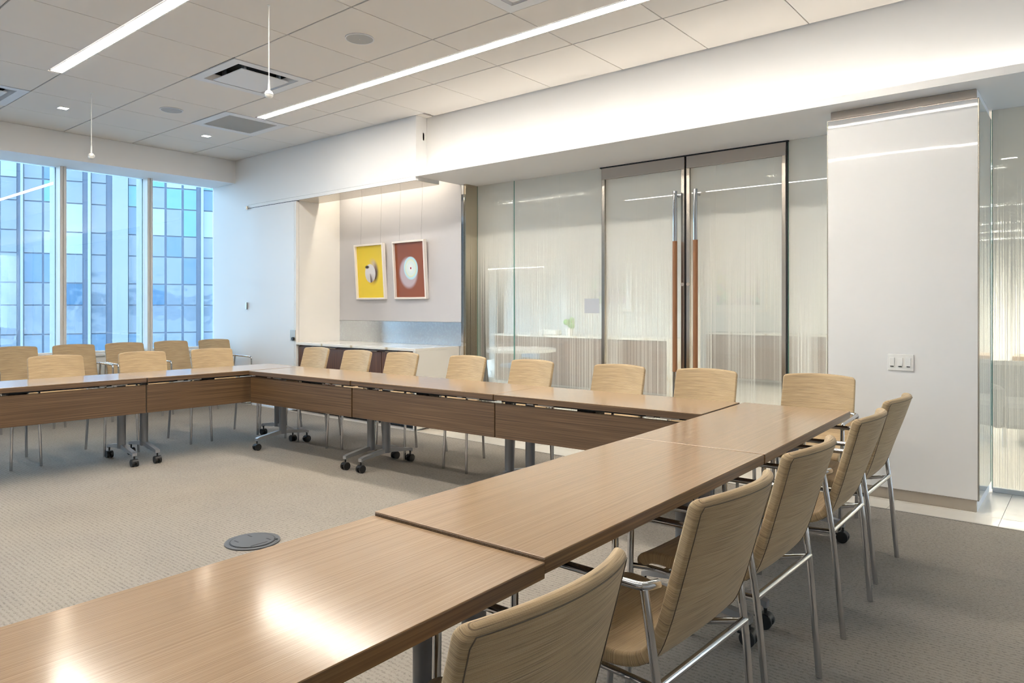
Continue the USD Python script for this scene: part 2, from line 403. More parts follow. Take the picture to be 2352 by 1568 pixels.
def struct(name, mesh, material, label=None, smooth=False):
    m = define(numbered("/World", name), mesh, material, smooth)
    tag(m.GetPrim(), label, kind="structure")
    return str(m.GetPath())


def piece(parent, name, mesh, material, smooth=False, label=None, kind=None):
    m = define(numbered(parent, name), mesh, material, smooth)
    tag(m.GetPrim(), label, kind=kind)
    return str(m.GetPath())


# ------------------------------------------------------------------ room shell
ZC, ZS = 3.411, 2.75             # ceiling, soffit
YW, YG, YN, YC = 5.25, 6.15, 5.94, 5.41
XWIN, XH = -10.07, -9.445
XR, YB = 2.9, -3.6               # wall behind the camera's right, wall behind the camera

floor = struct("floor", box(-10.2, YB, -0.08, XR, 5.178, 0.0), "carpet", "ribbed beige and grey loop carpet filling the room up to the tile edge")
piece(floor, "subfloor", box(-10.2, 5.178, -0.08, XR + 3, 19.2, -0.012), "grout")
piece(floor, "edge_strip", box(-5.70, 5.165, -0.01, XR, 5.178, 0.003), "nosing", label="thin metal strip where carpet meets tile")
yy = [5.18, 5.40, 6.07, 6.74, 7.41, 8.08, 8.75, 9.42, 10.09]
for i in range(-9, 8):
    x0 = -0.462 + 0.61 * i
    for a, b in zip(yy[:-1], yy[1:]):
        if x0 < -5.75 and b < 6.2:
            continue
        piece(floor, "tile", box(x0 + 0.0008, a + 0.0008, -0.012, x0 + 0.6092, b - 0.0008, 0.0, 0.0006), "stone_tile")
piece(floor, "far_tiling", box(-10, 10.09, -0.012, XR + 3, 19.2, 0.0), "stone_tile")

# ceiling: recessed grid with one tile per cell
ceil = struct("ceiling", box(XH, YB, ZC + 0.150, XR, YC, ZC + 0.20), "ceiling_grid", "suspended ceiling of square white tiles in a grey grid")
GX = [-3.2 + 0.785 * k for k in range(-9, 8)]
GX[0] = XH
GX = [x for x in GX if x < XR] + [XR]
LIGHTS = [(0.215, 0.315), (2.202, 2.298), (4.186, 4.285)]
rows_plain = [3.075 + 0.775 * k for k in range(-8, 4)]
rows_plain = [YB] + [y for y in rows_plain if y > YB]
SPECIAL = {(-6.34, 3.075): "diffuser", (-7.91, 3.85): "return", (-8.695, 1.525): "diffuser", (-3.2, 3.075): "diffuser"}


def cell_special(x0, y0):
    for (a, b), k in SPECIAL.items():
        if abs(a - x0) < 0.1 and abs(b - y0) < 0.1:
            return k


special_cells = []
for x0, x1 in zip(GX[:-1], GX[1:]):
    for y0, y1 in zip(rows_plain[:-1], rows_plain[1:]):
        if cell_special(x0, y0):
            special_cells.append((cell_special(x0, y0), x0, y0, x1, y1))
            continue
        y1c = min(y1, 5.25 if x0 < -5.8 else 5.405)
        cuts = [(y0, y1c)]
        if x0 > -7.3:
            for la, lb in LIGHTS:
                new = []
                for a, b in cuts:
                    if la > a and lb < b + 0.02:
                        new += [(a, la - 0.002)] + ([(lb + 0.002, b)] if b - lb > 0.05 else [])
                    else:
                        new.append((a, b))
                cuts = new
        for a, b in cuts:
            if b - a > 0.03:
                piece(ceil, "ceiling_tile", box(x0 + 0.0035, a + 0.006, ZC, x1 - 0.0035, b - 0.006, ZC + 0.016, 0.002), "ceiling_tile_white")
for y in rows_plain[1:]:
    piece(ceil, "grid_bar", box(XH, y - .013, ZC + .0165, XR, y + .013, ZC + .035), "ceiling_grid")
for x in GX[:-1]:
    piece(ceil, "grid_bar", box(x - .012, YB, ZC + .0165, x + .012, 5.42, ZC + .034), "ceiling_grid")
for la, lb in LIGHTS:
    piece(ceil, "grid_bar", box(-7.12, la - .02, ZC + .0168, XR, lb + .02, ZC + .036), "ceiling_grid")
for a in (5.25,):
    piece(ceil, "ceiling_tile", box(-5.69, 5.25, ZC + 0.001, -5.60, 5.405, ZC + 0.016), "ceiling_tile_white")

# line lamps recessed in the ceiling
LAMP_X1 = -0.85
for k, (la, lb) in enumerate(LIGHTS):
    t = Thing("ceiling_line_light", ["recessed linear ceiling light nearest the camera, seen only in reflections", "wide glowing linear ceiling light at the top left",
                                     "long glowing linear ceiling light running beside the white soffit"][k], "ceiling light", (-7.09, (la + lb) / 2, ZC))
    t.part("diffuser", box(-7.08, la + 0.004, ZC - 0.002, LAMP_X1, lb - 0.004, ZC + 0.010), "line_lamp", world=True)
    t.part("trim", join(box(-7.09, la, ZC - 0.003, LAMP_X1 + .01, la + 0.004, ZC + 0.012), box(-7.09, lb - 0.004, ZC - 0.003, LAMP_X1 + .01, lb, ZC + 0.012),
                        box(-7.09, la, ZC - 0.003, -7.08, lb, ZC + 0.012), box(LAMP_X1, la, ZC - .003, LAMP_X1 + .01, lb, ZC + .012)), "vent_white", world=True)

# walls
struct("wall_front", join(box(-10.085, YW, 0, -9.118, YW + 0.2, ZC + .22), box(-9.118, YW, ZS + 0.004, -5.69, YW + 0.12, ZC + .22)), "white_paint", "white wall beside the window and above the niche")
tb = struct("trim_1", join(box(-9.118, YW - 0.006, 2.7085, -5.69, YW + 0.35, ZS), box(-9.118, YW + .12, ZS, -5.69, YW + .35, ZS + .20)), "white_paint", "white drop band along the foot of the left bulkhead over the niche")
piece(tb, "underside", box(-7.94, YW, 2.705, -5.691, YW + .35, 2.7084), "glossy_tan", label="glossy tan underside of the drop band")
struct("wall_niche_side", box(-8.15, YW + 0.045, 0, -7.945, YN + 0.1, 3.2), "warm_white", "white side wall of the recess next to the pocket door")
struct("wall_niche_back", box(-8.1, YN + 0.012, 0, -5.63, YN + 0.1, 3.2), "warm_white", "plain wall behind the grey fabric panel")
struct("wall_niche_top", box(-8.1, YW + 0.1, 3.16, -5.69, YN + 0.1, 3.24), "warm_white", "closed top of the light slot above the recess")
struct("wall_soffit_end", box(-5.70, YW + .1201, ZS + 0.0125, -5.6905, 6.2, ZC + .22), "white_paint", "white return where the bulkhead steps back to the cove")
struct("wall_soffit", join(box(-5.69, YC, ZS + 0.045, XR, YC + 0.08, ZC + .22), box(-5.69, YW, ZS, XR, 6.30, ZS + 0.012), box(-5.69, YW, ZS + .0121, XR, YW + 0.025, ZS + 0.052),
                        box(-5.66, YC + .001, ZS + 0.0121, XR, YC + .08, ZS + .0449)), "white_paint", "white soffit with a lit cove above the glass wall")
cv = Thing("cove_light", "hidden warm strip light washing up the white soffit face", "strip light", (-1.5, 5.32, ZS + 0.012))
cv.part("lamp", box(-5.60, 5.300, ZS + 0.016, XR - .05, 5.330, ZS + 0.022), "cove_lamp", world=True)
cv.part("channel", box(-5.60, 5.294, ZS + 0.012, XR - .05, 5.336, ZS + 0.016), "aluminium", world=True)
nl = Thing("niche_light", "hidden warm strip light washing down the grey wall behind the pictures", "strip light", (-6.9, 5.66, 2.95))
nl.part("lamp", box(-7.85, 5.64, 2.945, -5.80, 5.67, 2.950), "niche_lamp", world=True)
nl.part("channel", box(-7.88, 5.60, 2.950, -5.77, 5.68, 2.965), "aluminium", world=True)

struct("wall_right", box(XR, YB - .1, 0, XR + .1, YC, ZC + .22), "white_paint", "white wall to the right outside the view")
struct("wall_back", box(-10.3, YB - .1, 0, XR + .1, YB, ZC + .22), "white_paint", "white wall behind the camera")
# window side
struct("wall_left", join(box(-10.15, YB, 3.09, XH, YW, ZC + .22), ), "white_paint", "white bulkhead above the windows")
struct("wall_left", box(-10.12, YB, 0, -9.93, YW, 0.700), "warm_white", "low pale wall below the windows")
struct("trim_2", box(-10.12, YB, 0.700, -9.90, YW, 0.735, 0.004), "glossy_white", "white window sill")

# windows: mullions and panes
MUL = [(3.204, 3.277), (4.258, 4.328)]
edges = [2.155, 1.135, .115, -.905, -1.925, -2.945]
for e in edges:
    MUL.append((e, e + .075))
MUL.sort()
ys = [(-3.6, MUL[0][0])] + [(MUL[i][1], MUL[i + 1][0]) for i in range(len(MUL) - 1)] + [(MUL[-1][1], YW)]
for k, (a, b) in enumerate(reversed(ys)):
    t = Thing(f"window_{k + 1}", ["window bay next to the white corner wall", "second window bay from the corner", "third window bay from the corner, at the left edge", "window bay beyond the left edge of the view"][min(k, 3)], None, (-10.07, (a + b) / 2, 0.735), kind="structure", plain_name=True)
    t.part("pane", box(-10.082, a - .01, 0.74, -10.07, b + .01, 3.12), "window_glass", world=True)
    t.part("sill_frame", box(-10.10, a, 0.735, -10.05, b, 0.765, 0.004), "mullion_white", world=True)
    if k < len(MUL):
        m0 = MUL[len(MUL) - 1 - k]
        w = m0[1] - m0[0]
        t.part("mullion", join(box(-10.10, m0[0], 0.735, -9.95, m0[0] + w * .44, 3.10, 0.003), box(-10.10, m0[0] + w * .56, 0.735, -9.95, m0[1], 3.10, 0.003), box(-10.10, m0[0] + w * .4, .735, -9.965, m0[1] - w * .4, 3.10)), "mullion_white", world=True)
        t.part("outer_fin", box(-10.28, m0[0] - .01, 0.5, -10.10, m0[1] + .01, 3.4), "tower_fin", world=True)

# pocket door left of the niche
d1 = Thing("door_1", "white flush pocket door left of the recess", None, (-8.55, YW, 0), kind="structure", plain_name=True)
d1.part("door_panel", box(-9.115, YW - 0.004, 0.012, -7.985, YW + 0.04, 2.702, 0.002), "white_paint", world=True)
d1.part("door_edge", box(-7.982, YW - 0.002, 0.012, -7.947, YW + 0.043, 2.702, 0.002), "warm_white", world=True, label="cream edge of the pocket door")
d1.part("flush_pull", join(box(-8.07, YW - 0.010, 0.90, -7.95, YW - 0.003, 1.04, 0.002)), "nickel_satin", world=True)
d1.part("lock_knob", cyl((-7.99, YW - .03, .925), (-7.99, YW - .009, .925), .022), "dark_metal", world=True, smooth=40)
d1.part("latch", box(-9.14, YW - .022, 1.30, -9.105, YW - .003, 1.40, .006), "satin_silver", world=True)
d1.part("pivot_pin", join(cyl((-9.113, YW - .016, 2.69), (-9.113, YW - .016, 2.735), .014), box(-9.113, YW - .012, 2.705, -9.075, YW - .003, 2.72)), "nickel", world=True, smooth=40)
d1.part("door_track", box(-9.10, YW - .004, 2.7025, -7.95, YW + .05, 2.7078), "dark_metal", world=True)
struct("baseboard_front", box(-10.1, YW - .012, 0, -9.13, YW, .10), "white_paint", "white baseboard under the corner wall")

# ------------------------------------------------------------------ glass wall
def frit_panel(name, label, x0, x1, z0=0.02, z1=ZS):
    g = Thing(name, label, None, ((x0 + x1) / 2, YG, 0), kind="structure")
    g.part("pane", box(x0, YG - .006, z0, x1, YG + .006, z1), "frit_glass", world=True)
    g.part("pane_edge", join(box(x0 - .004, YG - .007, z0, x0, YG + .007, z1), box(x1, YG - .007, z0, x1 + .004, YG + .007, z1)), "pane_edge", world=True, label="green glass edge")
    g.part("floor_channel", box(x0, YG - .02, 0, x1, YG + .02, 0.035, .003), "aluminium", world=True)
    return g


frit_panel("wall_glass", "narrow striped glass panel next to the bronze return", -5.60, -5.052)
frit_panel("wall_glass", "wide striped glass panel left of the double doors", -5.042, -3.889)
frit_panel("wall_glass", "striped glass panel between the doors and the white column", -2.023, -1.30)
frit_panel("wall_glass", "striped glass panel at the right edge behind the column", -0.580, 2.9)
struct("wall_glass_return", box(-5.66, YN, 0, -5.603, YG + .01, ZS), "bronze_mirror", "bronze mirrored return between the recess and the glass wall")
struct("trim_3", box(-5.662, YN - .008, .0, -5.628, YN + .012, ZS), "polished_edge", "polished metal edge at the end of the recess")


def leaf(n, label, x0, x1, handle_x):
    d = Thing(f"door_{n}", label, None, ((x0 + x1) / 2, YG, 0), kind="structure", plain_name=True)
    y0, y1 = YG - .028, YG + .022
    d.part("top_rail", box(x0, y0, 2.625, x1, y1, 2.738, .002), "nickel_satin", world=True)
    d.part("bottom_rail", box(x0, y0, 0.012, x1, y1, 0.13, .002), "nickel_satin", world=True)
    d.part("stile", box(x0, y0, 0.13, x0 + .034, y1, 2.625, .002), "nickel", world=True)
    d.part("stile", box(x1 - .034, y0, 0.13, x1, y1, 2.625, .002), "nickel", world=True)
    d.part("pane", box(x0 + .034, YG - .006, .13, x1 - .034, YG + .006, 2.625), "frit_glass", world=True)
    hy = YG - .095
    h = d.part("door_handle", cyl((handle_x, hy, .30), (handle_x, hy, 2.413), .0205, 28), "chrome", world=True, smooth=40)
    d.part("grip", cyl((handle_x, hy, .73), (handle_x, hy, 1.947), .0225, 28), "leather_tan", parent=h, world=True, smooth=40, label="tan leather wrapped grip")
    for z in (.42, 2.37):
        d.part("standoff", cyl((handle_x, hy, z), (handle_x, YG - .004, z), .010, 16), "chrome", parent=h, world=True, smooth=40)
    d.part("lock_cylinder", cyl((x0 + .018 if n == 3 else x1 - .018, y0 - .006, 1.545), (x0 + .018 if n == 3 else x1 - .018, y0, 1.545), .016, 20), "nickel_satin", world=True, smooth=40)
    return d


leaf(2, "left leaf of the striped glass double doors", -3.878, -2.972, -3.034)
leaf(3, "right leaf of the striped glass double doors", -2.952, -2.040, -2.830)
struct("trim_4", join(box(-3.90, YG - .03, 2.74, -2.018, YG + .03, ZS - .0005), box(-3.884, YG - .02, 0, -3.879, YG + .02, 2.74), box(-2.038, YG - .02, 0, -2.028, YG + .02, 2.74), box(-3.03, YG - .034, 2.7385, -2.86, YG + .0, 2.7395), box(-2.9715, YG - .012, 0.01, -2.9525, YG + .020, 2.738)), "dark_metal", "dark gaps and head channel around the glass doors")

# white column
col = Thing("wall_column", "square column faced with a glossy white marker glass board", None, (-1.05, 5.80, 0), kind="structure")
col.part("core", box(-1.50, 5.475, 0.0, -0.60, 6.15, ZS - .001), "white_paint", world=True)
col.part("top_trim", box(-1.495, 5.458, 2.69, -.601, 6.14, ZS - .0012, .002), "nickel_satin", world=True, label="taupe metal trim at the column head")
col.part("base_trim", box(-1.495, 5.458, 0.0, -.601, 6.14, 0.075, .002), "nickel", world=True, label="taupe metal base of the column")
col.part("board", box(-1.513, 5.446, 0.079, -.592, 5.474, 2.682, .002), "board_glass", world=True, label="glossy white marker glass")
col.part("board_edge", join(box(-1.515, 5.4445, 0.076, -.587, 5.475, .0795), box(-1.515, 5.4445, 2.682, -.587, 5.475, 2.6855), box(-.592, 5.4445, .076, -.587, 5.475, 2.685), box(-1.5165, 5.4445, .076, -1.513, 5.475, 2.685)), "nickel", world=True)
col.part("side_glass", box(-.60, 5.476, 0.079, -.586, 6.145, 2.682), "bronze_glass_side", world=True, label="glossy pale side panel of the column")

sw = Thing("light_switch", "white three gang switch plate on the white column", "light switch", (-1.037, 5.446, .952))
sw.part("plate", box(-1.118, 5.4385, .895, -.957, 5.446, 1.008, .003), "white_plastic", world=True)
for k in range(3):
    cx = -1.090 + .050 * k
    s = sw.part("rocker", box(cx - .016, 5.4345, .925, cx + .016, 5.439, .985, .002), "white_plastic", world=True)
    sw.part("indicator", box(cx - .010, 5.4335, .921, cx + .010, 5.4392, .9275), "black_plastic", parent=s, world=True)

# ------------------------------------------------------------------ niche: panel, credenza, pictures
fp = Thing("fabric_wall_panel", "grey lavender fabric wall panel behind the two pictures", "wall panel", (-6.8, YN, 1.15))
fp.part("upholstery", box(-7.944, YN - .012, 1.157, -5.664, YN + .011, 3.14, .002), "fabric_panel", world=True)
fp.part("bottom_trim", box(-7.944, YN - .014, 1.150, -5.664, YN + .011, 1.157), "satin_silver", world=True)
bs = Thing("backsplash", "brushed blue grey metal backsplash above the counter", "backsplash", (-6.8, YN, .88))
bs.part("sheet", box(-7.944, YN - .008, .881, -5.664, YN + .011, 1.150), "brushed_steel", world=True)

cr = Thing("credenza", "walnut credenza with a white marble counter and waterfall end", "cabinet", (-6.83, 5.60, 0))
cr.part("counter", box(-7.940, 5.245, .850, -5.695, YN - .009, .880, .002), "marble", world=True, label="white marble counter")
cr.part("end_panel", box(-5.735, 5.245, 0.002, -5.695, YN - .009, .850, .002), "marble", world=True, label="veined marble waterfall end")
cr.part("body", box(-7.93, 5.295, .10, -5.737, YN - .01, .849), "walnut", world=True)
cr.part("toe_kick", box(-7.93, 5.34, 0.002, -5.737, 5.40, .10), "navy_black", world=True)
xs = np.linspace(-7.925, -5.742, 5)
for k in range(4):
    dr = cr.part("door", box(xs[k] + .002, 5.272, .105, xs[k + 1] - .002, 5.294, .822, .002), "walnut", world=True)
    hx = xs[k + 1] - .16 if k % 2 == 0 else xs[k] + .16
    cr.part("handle", box(hx - .09, 5.258, .822, hx + .09, 5.292, .834, .002), "chrome", parent=dr, world=True)
cr.part("lock", box(-6.79, 5.268, .775, -6.73, 5.272, .79), "satin_silver", world=True)


def picture(x, material, label):
    w, h, dp = .575, .715, .048
    t = Thing("framed_picture", label, "picture", (x, 5.887, 1.79), 0.0)
    R = trimesh.transformations.rotation_matrix(math.radians(3.6), [1, 0, 0])
    fw = .022
    rails = [box(-w / 2, -dp / 2, h / 2 - fw, w / 2, dp / 2, h / 2, .002), box(-w / 2, -dp / 2, -h / 2, w / 2, dp / 2, -h / 2 + fw, .002),
             box(-w / 2, -dp / 2, -h / 2 + fw, -w / 2 + fw, dp / 2, h / 2 - fw, .002), box(w / 2 - fw, -dp / 2, -h / 2 + fw, w / 2, dp / 2, h / 2 - fw, .002)]
    fr = join(*rails)
    fr.apply_transform(R)
    t.part("frame", fr, "art_white", label="white box frame")
    pr = box(-w / 2 + fw, 0.006, -h / 2 + fw, w / 2 - fw, .014, h / 2 - fw)
    pr.apply_transform(R)
    t.part("print", pr, material)
    for s in (-1, 1):
        t.part("hanging_wire", tube([(s * (w / 2 - .09), .0, h / 2 - .01), (s * (w / 2 - .09), .035, 1.3)], .0016, 6), "satin_silver")
    return t


picture(-7.245, "yellow_print", "white framed print with a grey spun disc on yellow")
picture(-6.49, "rust_print", "white framed print with a pale blue spun disc on rust brown")

# ------------------------------------------------------------------ ceiling fixtures
def frame_ring(x0, y0, x1, y1, w, z0, z1):
    return join(box(x0, y0, z0, x1, y0 + w, z1), box(x0, y1 - w, z0, x1, y1, z1), box(x0, y0 + w, z0, x0 + w, y1 - w, z1), box(x1 - w, y0 + w, z0, x1, y1 - w, z1))


vent_labels = {(-6.3, 3.1): "square white air diffuser with a drop panel near the ceiling centre", (-8.7, 1.5): "white air diffuser cut off by the left edge of the picture", (-3.2, 3.1): "white air diffuser cut off by the top of the picture"}
for kind, x0, y0, x1, y1 in special_cells:
    cx, cy = (x0 + x1) / 2, (y0 + y1) / 2
    x0, y0, x1, y1 = x0 + .006, y0 + .006, x1 - .006, y1 - .006
    if kind == "diffuser":
        lab = [v for k, v in vent_labels.items() if abs(k[0] - x0) < .2 and abs(k[1] - y0) < .2][0]
        t = Thing("air_diffuser", lab, "air vent", (cx, cy, ZC))
        t.part("frame", frame_ring(x0, y0, x1, y1, .085, ZC - .004, ZC + .006), "vent_white", world=True)
        # sloped throat up to a dark opening
        thr = []
        i0 = .085
        a = [(x0 + i0, y0 + i0), (x1 - i0, y0 + i0), (x1 - i0, y1 - i0), (x0 + i0, y1 - i0)]
        b = [(x0 + i0 + .035, y0 + i0 + .035), (x1 - i0 - .035, y0 + i0 + .035), (x1 - i0 - .035, y1 - i0 - .035), (x0 + i0 + .035, y1 - i0 - .035)]
        v = [(*p, ZC) for p in a] + [(*p, ZC + .05) for p in b]
        f = []
        for k in range(4):
            j = (k + 1) % 4
            f += [[k, k + 4, j + 4], [k, j + 4, j]]
        t.part("throat", trimesh.Trimesh(v, f, process=False), "vent_white", world=True)
        t.part("plenum", join(box(x0 + i0, y0 + i0, ZC + .12, x1 - i0, y1 - i0, ZC + .125), frame_ring(x0 + i0 + .03, y0 + i0 + .03, x1 - i0 - .03, y1 - i0 - .03, .004, ZC + .051, ZC + .12)), "vent_dark", world=True)
        t.part("drop_panel", box(x0 + .145, y0 + .145, ZC - .019, x1 - .145, y1 - .145, ZC - .010, .002), "vent_white", world=True)
        for sx in (-1, 1):
            for sy in (-1, 1):
                px, py = cx + sx * .17, cy + sy * .17
                t.part("bracket", box(px - .02, py - .012, ZC - .010, px + .02, py + .012, ZC + .119), "aluminium", world=True)
    else:
        t = Thing("return_grille", "square ceiling return grille with a fine grey mesh", "air vent", (cx, cy, ZC))
        t.part("frame", frame_ring(x0, y0, x1, y1, .095, ZC - .004, ZC + .006), "vent_white", world=True)
        t.part("mesh_sheet", box(x0 + .09, y0 + .09, ZC + .002, x1 - .09, y1 - .09, ZC + .008), "vent_mesh", world=True)
        t.part("bar", join(*[box(x0 + .095, y0 + .095 + k * .0085, ZC - .001, x1 - .095, y0 + .0975 + k * .0085, ZC + .003) for k in range(int((y1 - y0 - .19) / .0085))]), "vent_mesh", world=True, kind="stuff")

for x, y, lab in ((-4.397, 3.469, "round grey ceiling speaker between the two line lights"), (-7.515, 3.46, "round grey ceiling speaker beyond the square diffuser")):
    t = Thing("ceiling_speaker", lab, "speaker", (x, y, ZC))
    ring = trimesh.creation.annulus(.102, .112, .008, sections=48)
    ring.apply_translation([0, 0, -.004])
    t.part("rim", ring, "vent_white", smooth=40)
    gr = trimesh.creation.cylinder(.103, .008, sections=48)
    gr.apply_translation([0, 0, -.002])
    t.part("grille", gr, "speaker_grey", smooth=40)
    t.part("badge", box(-.006, -.002, -.008, .006, .002, -.005), "white_plastic")

for x, y, lab in ((-8.322, 2.709, "small square glowing downlight left of the hanging microphone"), (-8.335, 4.257, "small square glowing downlight below the mesh grille")):
    t = Thing("downlight", lab, "ceiling light", (x, y, ZC))
    t.part("trim", frame_ring(-.052, -.052, .052, .052, .010, -.004, .004), "white_plastic")
    t.part("lamp", box(-.043, -.043, -.001, .043, .043, .003), "downlight_lamp")

for x, y, lab in ((-4.397, 2.691, "white ball microphone hanging in front of the square diffuser"), (-7.519, 2.691, "white ball microphone hanging in front of the window bulkhead")):
    t = Thing("hanging_microphone", lab, "microphone", (x, y, ZC))
    zb = 2.797 - ZC
    t.part("cable", tube([(0, 0, 0), (0, 0, zb + .06)], .0035, 8), "white_plastic", smooth=True)
    t.part("strain_relief", tube([(0, 0, zb + .10), (0, 0, zb + .05), (0, 0, zb + .028)], [.0045, .0075, .010], 14), "white_plastic", smooth=True)
    ball = trimesh.creation.icosphere(3, .029)
    ball.apply_translation([0, 0, zb])
    b = t.part("ball", ball, "white_plastic", smooth=True)
    band = trimesh.creation.torus(.0290, .0014, 32, 8)
    band.apply_translation([0, 0, zb - .004])
    t.part("seam", band, "speaker_grey", parent=b, smooth=True)
    rose = trimesh.creation.cylinder(.012, .006, sections=20)
    rose.apply_translation([0, 0, -.002])
    t.part("ceiling_cup", rose, "white_plastic", smooth=40)

# ------------------------------------------------------------------ floor box
fb = Thing("floor_box", "round dark grey floor outlet cover set in the carpet", "floor outlet", (-3.69, 2.155, 0))
d = trimesh.creation.cylinder(.150, .008, sections=64)
d.apply_translation([0, 0, .003])
fb.part("rim", d, "floor_box_grey", smooth=30)
r = trimesh.creation.annulus(.118, .124, .003, sections=64)
r.apply_translation([0, 0, .0075])
fb.part("groove", r, "black_plastic", smooth=30)
d = trimesh.creation.cylinder(.117, .004, sections=64)
d.apply_translation([0, 0, .0085])
lid = fb.part("lid", d, "floor_box_grey", smooth=30)
for (px, py, sx, sy) in ((-.05, -.07, .02, .004), (.05, .07, .02, .004), (.085, -.01, .004, .05), (-.08, .03, .02, .004)):
    fb.part("slot", box(px - sx, py - sy, .010, px + sx, py + sy, .0112), "black_plastic", parent=lid)
fb.part("latch", box(.055, .095, .0065, .085, .108, .0105, .001), "black_plastic")

# ------------------------------------------------------------------ tables (local: x along the length, -y the inner side with the modesty panel)
TW, TH, TT = .605, .737, .039


def caster(x, y):
    w = []
    for s in (-1, 1):
        w.append(cyl((x + s * .007, y, .031), (x + s * .026, y, .031), .031, 20))
    hood = trimesh.creation.cylinder(.029, .044, sections=20)
    hood.apply_transform(trimesh.transformations.rotation_matrix(math.pi / 2, [0, 1, 0]))
    hood.apply_scale([1, 1, .8])
    hood.apply_translation([x, y, .040])
    st = cyl((x, y, .05), (x, y, .092), .007, 12)
    br = box(x - .006, y - .045, .038, x + .006, y - .018, .046)
    return join(*w, hood, st, br)


def foot_bar(x, y0, y1):
    """A flat bar that arches from caster to caster."""
    prof = [(y0, .088), (y0, .112), (y0 + .03, .122), (-.06, .152), (.06, .152), (y1 - .03, .122), (y1, .112), (y1, .088), (y1 - .012, .088), (y1 - .02, .096), (.05, .118), (-.05, .118), (y0 + .02, .096), (y0 + .012, .088)]
    from shapely.geometry import Polygon
    m = trimesh.creation.extrude_polygon(Polygon(prof), .038, engine="earcut")
    # polygon plane is (y, z): map extrusion axis to x
    v = m.vertices.copy()
    m.vertices = np.stack([v[:, 2] + x - .019, v[:, 0], v[:, 1]], 1)
    m.invert()
    m.fix_normals()
    return m


def make_table(label, loc, rotz, length, group, insets=(.09, .09)):
    t = Thing("conference_table", label, "table", loc, rotz, group)
    h = length / 2
    t.part("tabletop", box(-h + .0012, -TW / 2, TH - .0035, h - .0012, TW / 2, TH, .0006), "table_wood", label="light brown wood grain top")
    t.part("edge_band", box(-h + .0010, -TW / 2 - .0005, TH - TT, h - .0010, TW / 2 + .0005, TH - .0035, .001), "table_edge", label="darker wood grain edge")
    t.part("modesty_panel", box(-h + .0015, -TW / 2 + .016, .440, h - .0015, -TW / 2 + .034, .676, .0015), "table_edge", label="wood grain modesty panel")
    t.part("under_frame", join(box(-h + .03, -TW / 2 + .05, TH - TT - .015, h - .03, -TW / 2 + .09, TH - TT), box(-h + .03, TW / 2 - .14, TH - TT - .015, h - .03, TW / 2 - .10, TH - TT),
                               box(-h + .06, -.12, TH - TT - .015, -h + .14, .12, TH - TT), box(h - .14, -.12, TH - TT - .015, h - .06, .12, TH - TT)), "dark_metal")
    for k, s in ((0, -.62), (1, .55)):
        t.part("panel_hinge", join(box(s * h - .02, -TW / 2 + .024, .684, s * h + .03, -TW / 2 + .036, .692), box(s * h + .07, -TW / 2 + .025, .685, s * h + .19, -TW / 2 + .035, .693)), "nickel_satin")
    for s, ins in zip((-1, 1), insets):
        x = s * (h - ins)
        lg = t.part("leg", cyl((x, 0, .12), (x, 0, TH - TT - .0151), .034, 24), "column_grey", smooth=40)
        t.part("foot_bar", foot_bar(x, -.285, .285), "satin_silver", parent=lg)
        for yy_ in (-.275, .275):
            t.part("caster", caster(x, yy_), "black_plastic", parent=lg, smooth=30)
    t.part("lever_box", box(-.20, -.11, TH - TT - .10, -.06, .03, TH - TT - .002, .012), "black_plastic")
    return t


def table_between(label, p, q, lift=0.0, group=None, insets=(.09, .09)):
    """p -> q: the inner edge at the table's two seams, local -y side."""
    p, q = np.array(p, float), np.array(q, float)
    d = q - p
    ln = np.linalg.norm(d)
    d /= ln
    nrm = np.array([-d[1], d[0]])
    c = (p + q) / 2 + nrm * TW / 2
    return make_table(label, (c[0], c[1], lift), math.degrees(math.atan2(d[1], d[0])), ln, group, insets)


# near row: inner edge runs along y; its local -y must face -x, so go from far to near ... outer side is +x
table_between("nearest table, filling the bottom left corner of the picture", (-1.606, 1.318), (-1.569, -.180), -.006)
table_between("middle table of the near row, its long top crossing the picture centre", (-1.632, 2.815), (-1.607, 1.322), .004)
table_between("far end table of the near row, closest to the glass doors", (-1.686, 4.305), (-1.633, 2.820), .003, insets=(.05, .09))
# far row, in front of the glass wall
table_between("right table of the far row, in front of the glass doors", (-3.170, 3.638), (-1.690, 3.700))
table_between("middle table of the far row, above the double castered foot", (-4.652, 3.580), (-3.174, 3.636))
table_between("left table of the far row, meeting the window row at the inner corner", (-6.112, 3.532), (-4.656, 3.574))
# left row, in front of the windows
table_between("window row table at the far left corner of the ring", (-6.166, 2.640), (-6.136, 4.125))
table_between("window row table cut by the left edge of the picture", (-6.206, 1.15), (-6.167, 2.634))

# ------------------------------------------------------------------ chairs (local: forward +x, origin on the floor between the feet)
# profile of the upholstered shell
PATH = np.array([(-.292, .880), (-.272, .800), (-.246, .700), (-.222, .610), (-.200, .540), (-.172, .488), (-.128, .459), (-.060, .447), (.02, .448), (.10, .457), (.165, .458), (.200, .444), (.212, .420)])


